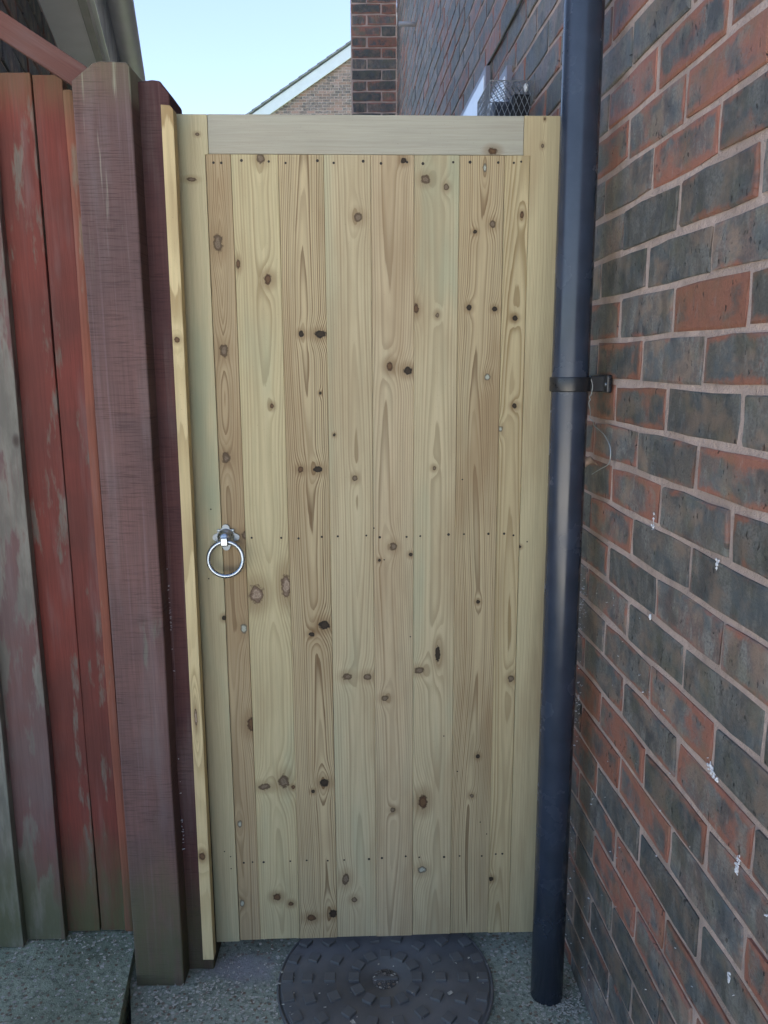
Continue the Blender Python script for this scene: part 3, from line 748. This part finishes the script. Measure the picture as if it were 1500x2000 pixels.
# ================================================================== LOW HOUSE BEHIND THE FENCE
ANG = math.atan2(.0780, .3207)          # eaves run away to the left
lh = empty('low_brick_house', (-1.0106+math.sin(ANG)*2.5605/math.cos(ANG)*0, 2.5605, 0), ANG)
tag(lh, 'low brick house with grey soffit and white gutter edge behind the fence', 'house')
ZS = 2.40
link('mortar', box_me(-3.5, -.006, -.85, 6.0, -.1, ZS+.05), M['mortar'], lh)
lb = []
m = 0
while True:
    zc = ZS-.040-.075*m
    if zc < .0: break
    y = -.848+(.1125 if m % 2 else 0)
    while y+.225 < 6.0: lb.append(('full', y+.1125, zc)); y += .225
    m += 1
lhb = empty('brickwork', (0, 0, 0)); lhb.parent = lh; lhb.rotation_euler = (0, 0, math.pi)      # bricks face +x here
lay([(k, -y, z) for k, y, z in lb], lhb, M['brick_left'], 26, lambda b: 1 if b[2] > 2.0 and -.95 < b[1] < .45 else 0, seed=12)
leb = empty('end_brickwork', (0, -.8525, 0)); leb.parent = lh; leb.rotation_euler = (0, 0, R(90))
eb = []
for m in range(31):
    y = .004+(.1125 if m % 2 else 0)
    while y+.225 < 3.5: eb.append(('full', y+.1125, ZS-.040-.075*m)); y += .225
lay(eb, leb, M['brick_left'], 0, lambda b: 0, seed=13)
link('soffit', box_me(.000, .150, -.9, 6.0, ZS, ZS+.012, .001), M['soffit'], lh)
link('soffit_trim', box_me(.112, .136, -.9, 6.0, ZS-.006, ZS+.004, .002), M['gutter'], lh)
link('fascia', box_me(.150, .166, -.9, 6.0, ZS-.030, ZS+.18, .002), M['white'], lh)
bm = bmesh.new(); pr_ = []
for k in range(13):
    a = math.pi+math.pi*k/12; pr_.append((.213+.044*math.cos(a), ZS+.150+.044*math.sin(a)))
pr_ += [(.213+.041*math.cos(math.pi+math.pi*k/12), ZS+.150+.041*math.sin(math.pi+math.pi*k/12)) for k in range(12, -1, -1)]
a = [bm.verts.new((x, -.9, z)) for x, z in pr_]; b = [bm.verts.new((x, 6., z)) for x, z in pr_]
n = len(pr_)
for i in range(n): bm.faces.new((a[i], b[i], b[(i+1) % n], a[(i+1) % n]))
link('gutter', fin(bm, True), M['gutter'], lh)
rf = link('roof', prism_me([(.20, ZS+.180), (.20, ZS+.200), (-3.5, ZS+2.05), (-3.5, ZS+2.02)], -.9, 6.0), M['tile'], lh)
tm = box_me(-.38, 0, -.16, .16, -.012, .012, .003)
for i in range(20):
    link('roof_tile', tm, M['tile'], rf, (.235, -.75+.33*i, ZS+.192+(.006 if i % 2 else 0)), (0, R(27), 0))

# ================================================================== FAR HOUSE GABLE
fh = empty('far_house', (0, 24, 0))
tag(fh, 'distant brick house gable with white bargeboard and stepped roof tile edge', 'house')
sl_ = (10.1615-8.3469)/(-.8915+3.754)
def vz(x): return 8.3469+sl_*(x+3.754)
RX = 1.2; EZ = 5.2; EX = -3.754+(EZ-8.3469)/sl_; EX2 = RX+(RX-EX)
drop = .36/1.0
link('mortar', prism_me([(EX+.35, -.3), (EX2-.35, -.3), (EX2-.35, EZ-.12), (RX, vz(RX)-drop), (EX+.35, EZ-.12)], .006, 8.), M['mortar_far'], fh)
fbk = []
m = 0
while True:
    zc = 6.6+.075*m
    if zc > vz(RX)-.5: break
    y = -4.6+(.1125 if m % 2 else 0)
    while y < .6:
        if vz(y)-drop-.02 > zc+.05: fbk.append(('full', -y, zc))
        y += .225
    m += 1
fbb = empty('brickwork', (0, 0, 0)); fbb.parent = fh; fbb.rotation_euler = (0, 0, R(90))
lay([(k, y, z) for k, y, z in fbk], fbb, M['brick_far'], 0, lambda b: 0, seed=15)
th = math.atan(sl_)
Lb = (RX-EX)/math.cos(th)
for s in (1, -1):
    bb = link('bargeboard', box_me(0, Lb, -.10, -.06, -.40, -.13, .004), M['barge'], fh, (EX if s == 1 else EX2, 0, EZ), (0, -th if s == 1 else math.pi+th, 0) if s == 1 else (0, -math.pi+th, 0))
    if s == -1: bb.location = (RX, 0, vz(RX)); bb.rotation_euler = (0, th, 0)
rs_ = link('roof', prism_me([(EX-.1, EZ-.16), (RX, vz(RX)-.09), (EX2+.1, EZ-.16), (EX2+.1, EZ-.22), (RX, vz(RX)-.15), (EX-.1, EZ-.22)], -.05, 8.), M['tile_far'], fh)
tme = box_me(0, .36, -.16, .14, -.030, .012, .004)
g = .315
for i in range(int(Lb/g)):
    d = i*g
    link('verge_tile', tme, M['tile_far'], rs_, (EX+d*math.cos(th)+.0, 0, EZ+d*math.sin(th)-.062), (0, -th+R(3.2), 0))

# ================================================================== COVER IN THE PATH
CX, CY = -.002, 1.516
cv = empty('inspection_cover', (CX, CY, 0))
tag(cv, 'round dark plastic drain cover with raised square studs under the gate', 'drain cover')
link('plate', lathe_me([(0, .0085), (.031, .0085), (.0325, .0105), (.2265, .0105), (.2285, .0095), (.2290, .006), (.2325, .006), (.2330, .0095), (.2355, .0095), (.2372, .007), (.2375, .0005)], 96), M['cover'], cv)
sm = box_me(-.0116, .0116, -.0116, .0116, .0095, .0168, .0010)
for rr, nn, ph in ((.069, 12, 0), (.122, 14, 0), (.172, 18, 0), (.2145, 24, 0)):
    for k in range(nn):
        a = 2*math.pi*k/nn+R(ph)
        link('stud', sm, M['cover'], cv, (rr*math.cos(a), rr*math.sin(a), 0), (0, 0, a))
link('centre_boss', lathe_me([(0, .0102), (.0275, .0102), (.029, .0088)], 40), M['grit'], cv)
link('lifting_bar', box_me(-.028, .028, -.0045, .0045, .0095, .0128, .0012), M['cover'], cv)

# ================================================================== LOOSE BITS
def flakes(name, spots, seed, label, cat, mat, smin=.0008, smax=.0040):
    rg = random.Random(seed); V = []; Fq = []
    for (fx, n) in spots:
        for _ in range(n):
            p = fx(rg)
            if p is None: continue
            x, y, z = p
            L = rg.uniform(smin, smax)*(1.6 if rg.random() < .08 else 1); w = L*rg.uniform(.25, .75); a = rg.uniform(0, 6.28); ca, sa = math.cos(a), math.sin(a)
            t1, t2, b = rg.uniform(-.5, .5), rg.uniform(-.4, .4), len(V)
            for u, v in ((-1, -1), (1, -.8), (.9, 1), (-.8, .9)):
                lx, ly = u*L, v*w
                V.append((x+lx*ca-ly*sa, y+lx*sa+ly*ca, z+.0012+abs(lx*t1+ly*t2)))
                
            for u, v in ((-1, -1), (1, -.8), (.9, 1), (-.8, .9)):
                q = V[b+((-1, -1), (1, -.8), (.9, 1), (-.8, .9)).index((u, v))]; V.append((q[0], q[1], q[2]+.0006))
            Fq += [(b, b+3, b+2, b+1), (b+4, b+5, b+6, b+7)]+[(b+i, b+(i+1) % 4, b+4+(i+1) % 4, b+4+i) for i in range(4)]
    me = bpy.data.meshes.new(name); me.from_pydata(V, [], Fq); me.update()
    o = link(name, me, mat); o['kind'] = 'stuff'
    return tag(o, label, cat)
def ground_z(x, y):
    if (x-CX)**2+(y-CY)**2 < .237**2: return .0105 if math.sin(x*9871.3+y*4177.7) > .55 else None
    # slab edge
    ex = -.578+(1.592-y)*.178
    if x < ex-.002: return .03
    if x < ex+.022: return None
    return 0.
def area(x0, x1, y0, y1, wall_lim=True):
    def f(rg):
        x, y = rg.uniform(x0, x1), rg.uniform(y0, y1)
        if x > .5145-.0628*y-.004: return None
        z = ground_z(x, y)
        return None if z is None else (x, y, z)
    return f
def clump(cx, cy, sx, sy):
    def f(rg):
        x, y = rg.gauss(cx, sx), rg.gauss(cy, sy)
        if x > .5145-.0628*y-.004: return None
        if -.55 < x < -.445 and 1.51 < y < 1.61: return None
        z = ground_z(x, y)
        if z is None: return None
        return (x, y, z+abs(rg.gauss(0, .002)))
    return f
flakes('wood_shavings', [(clump(-.47, 1.47, .07, .03), 110), (clump(-.38, 1.49, .03, .03), 80), (clump(-.27, 1.50, .05, .07), 120), (clump(-.36, 1.40, .12, .05), 110), (clump(-.62, 1.60, .05, .03), 90),
        (clump(-.80, 1.62, .12, .015), 120), (clump(.36, 1.44, .035, .025), 230), (clump(.40, 1.50, .02, .05), 200), (clump(.30, 1.55, .05, .05), 120), (area(-.95, -.56, 1.2, 1.63), 170), (area(-.54, .42, 1.2, 1.6), 140), (area(-.54, -.20, 1.25, 1.6), 120), (clump(0, 1.52, .14, .1), 50)],
       3, 'pale wood shavings and grit scattered over the concrete by the posts', 'shavings', M['flake'])
def on_wall(rg):
    s = rg.gauss(1.575, .016); z = rg.choice((rg.uniform(.05, 1.0), rg.gauss(.85, .04), rg.gauss(.62, .03)))
    p = wl(s, .006, z); return (p.x, p.y, p.z)
def wall_any(rg):
    p = wl(rg.uniform(.8, 1.5), .003, rg.uniform(.05, .95)); return (p.x, p.y, p.z)
def post_gap(rg):
    return (-.4435+rg.uniform(0, .003), 1.5565, rg.choice((rg.uniform(.2, 1.0), rg.gauss(.84, .02), rg.gauss(.35, .02))))
flakes('cobweb_specks', [(on_wall, 110), (wall_any, 60), (post_gap, 40)], 8, 'whitish specks and cobweb dust stuck beside the drainpipe and posts', 'debris', M['efflo'], .0007, .0024)
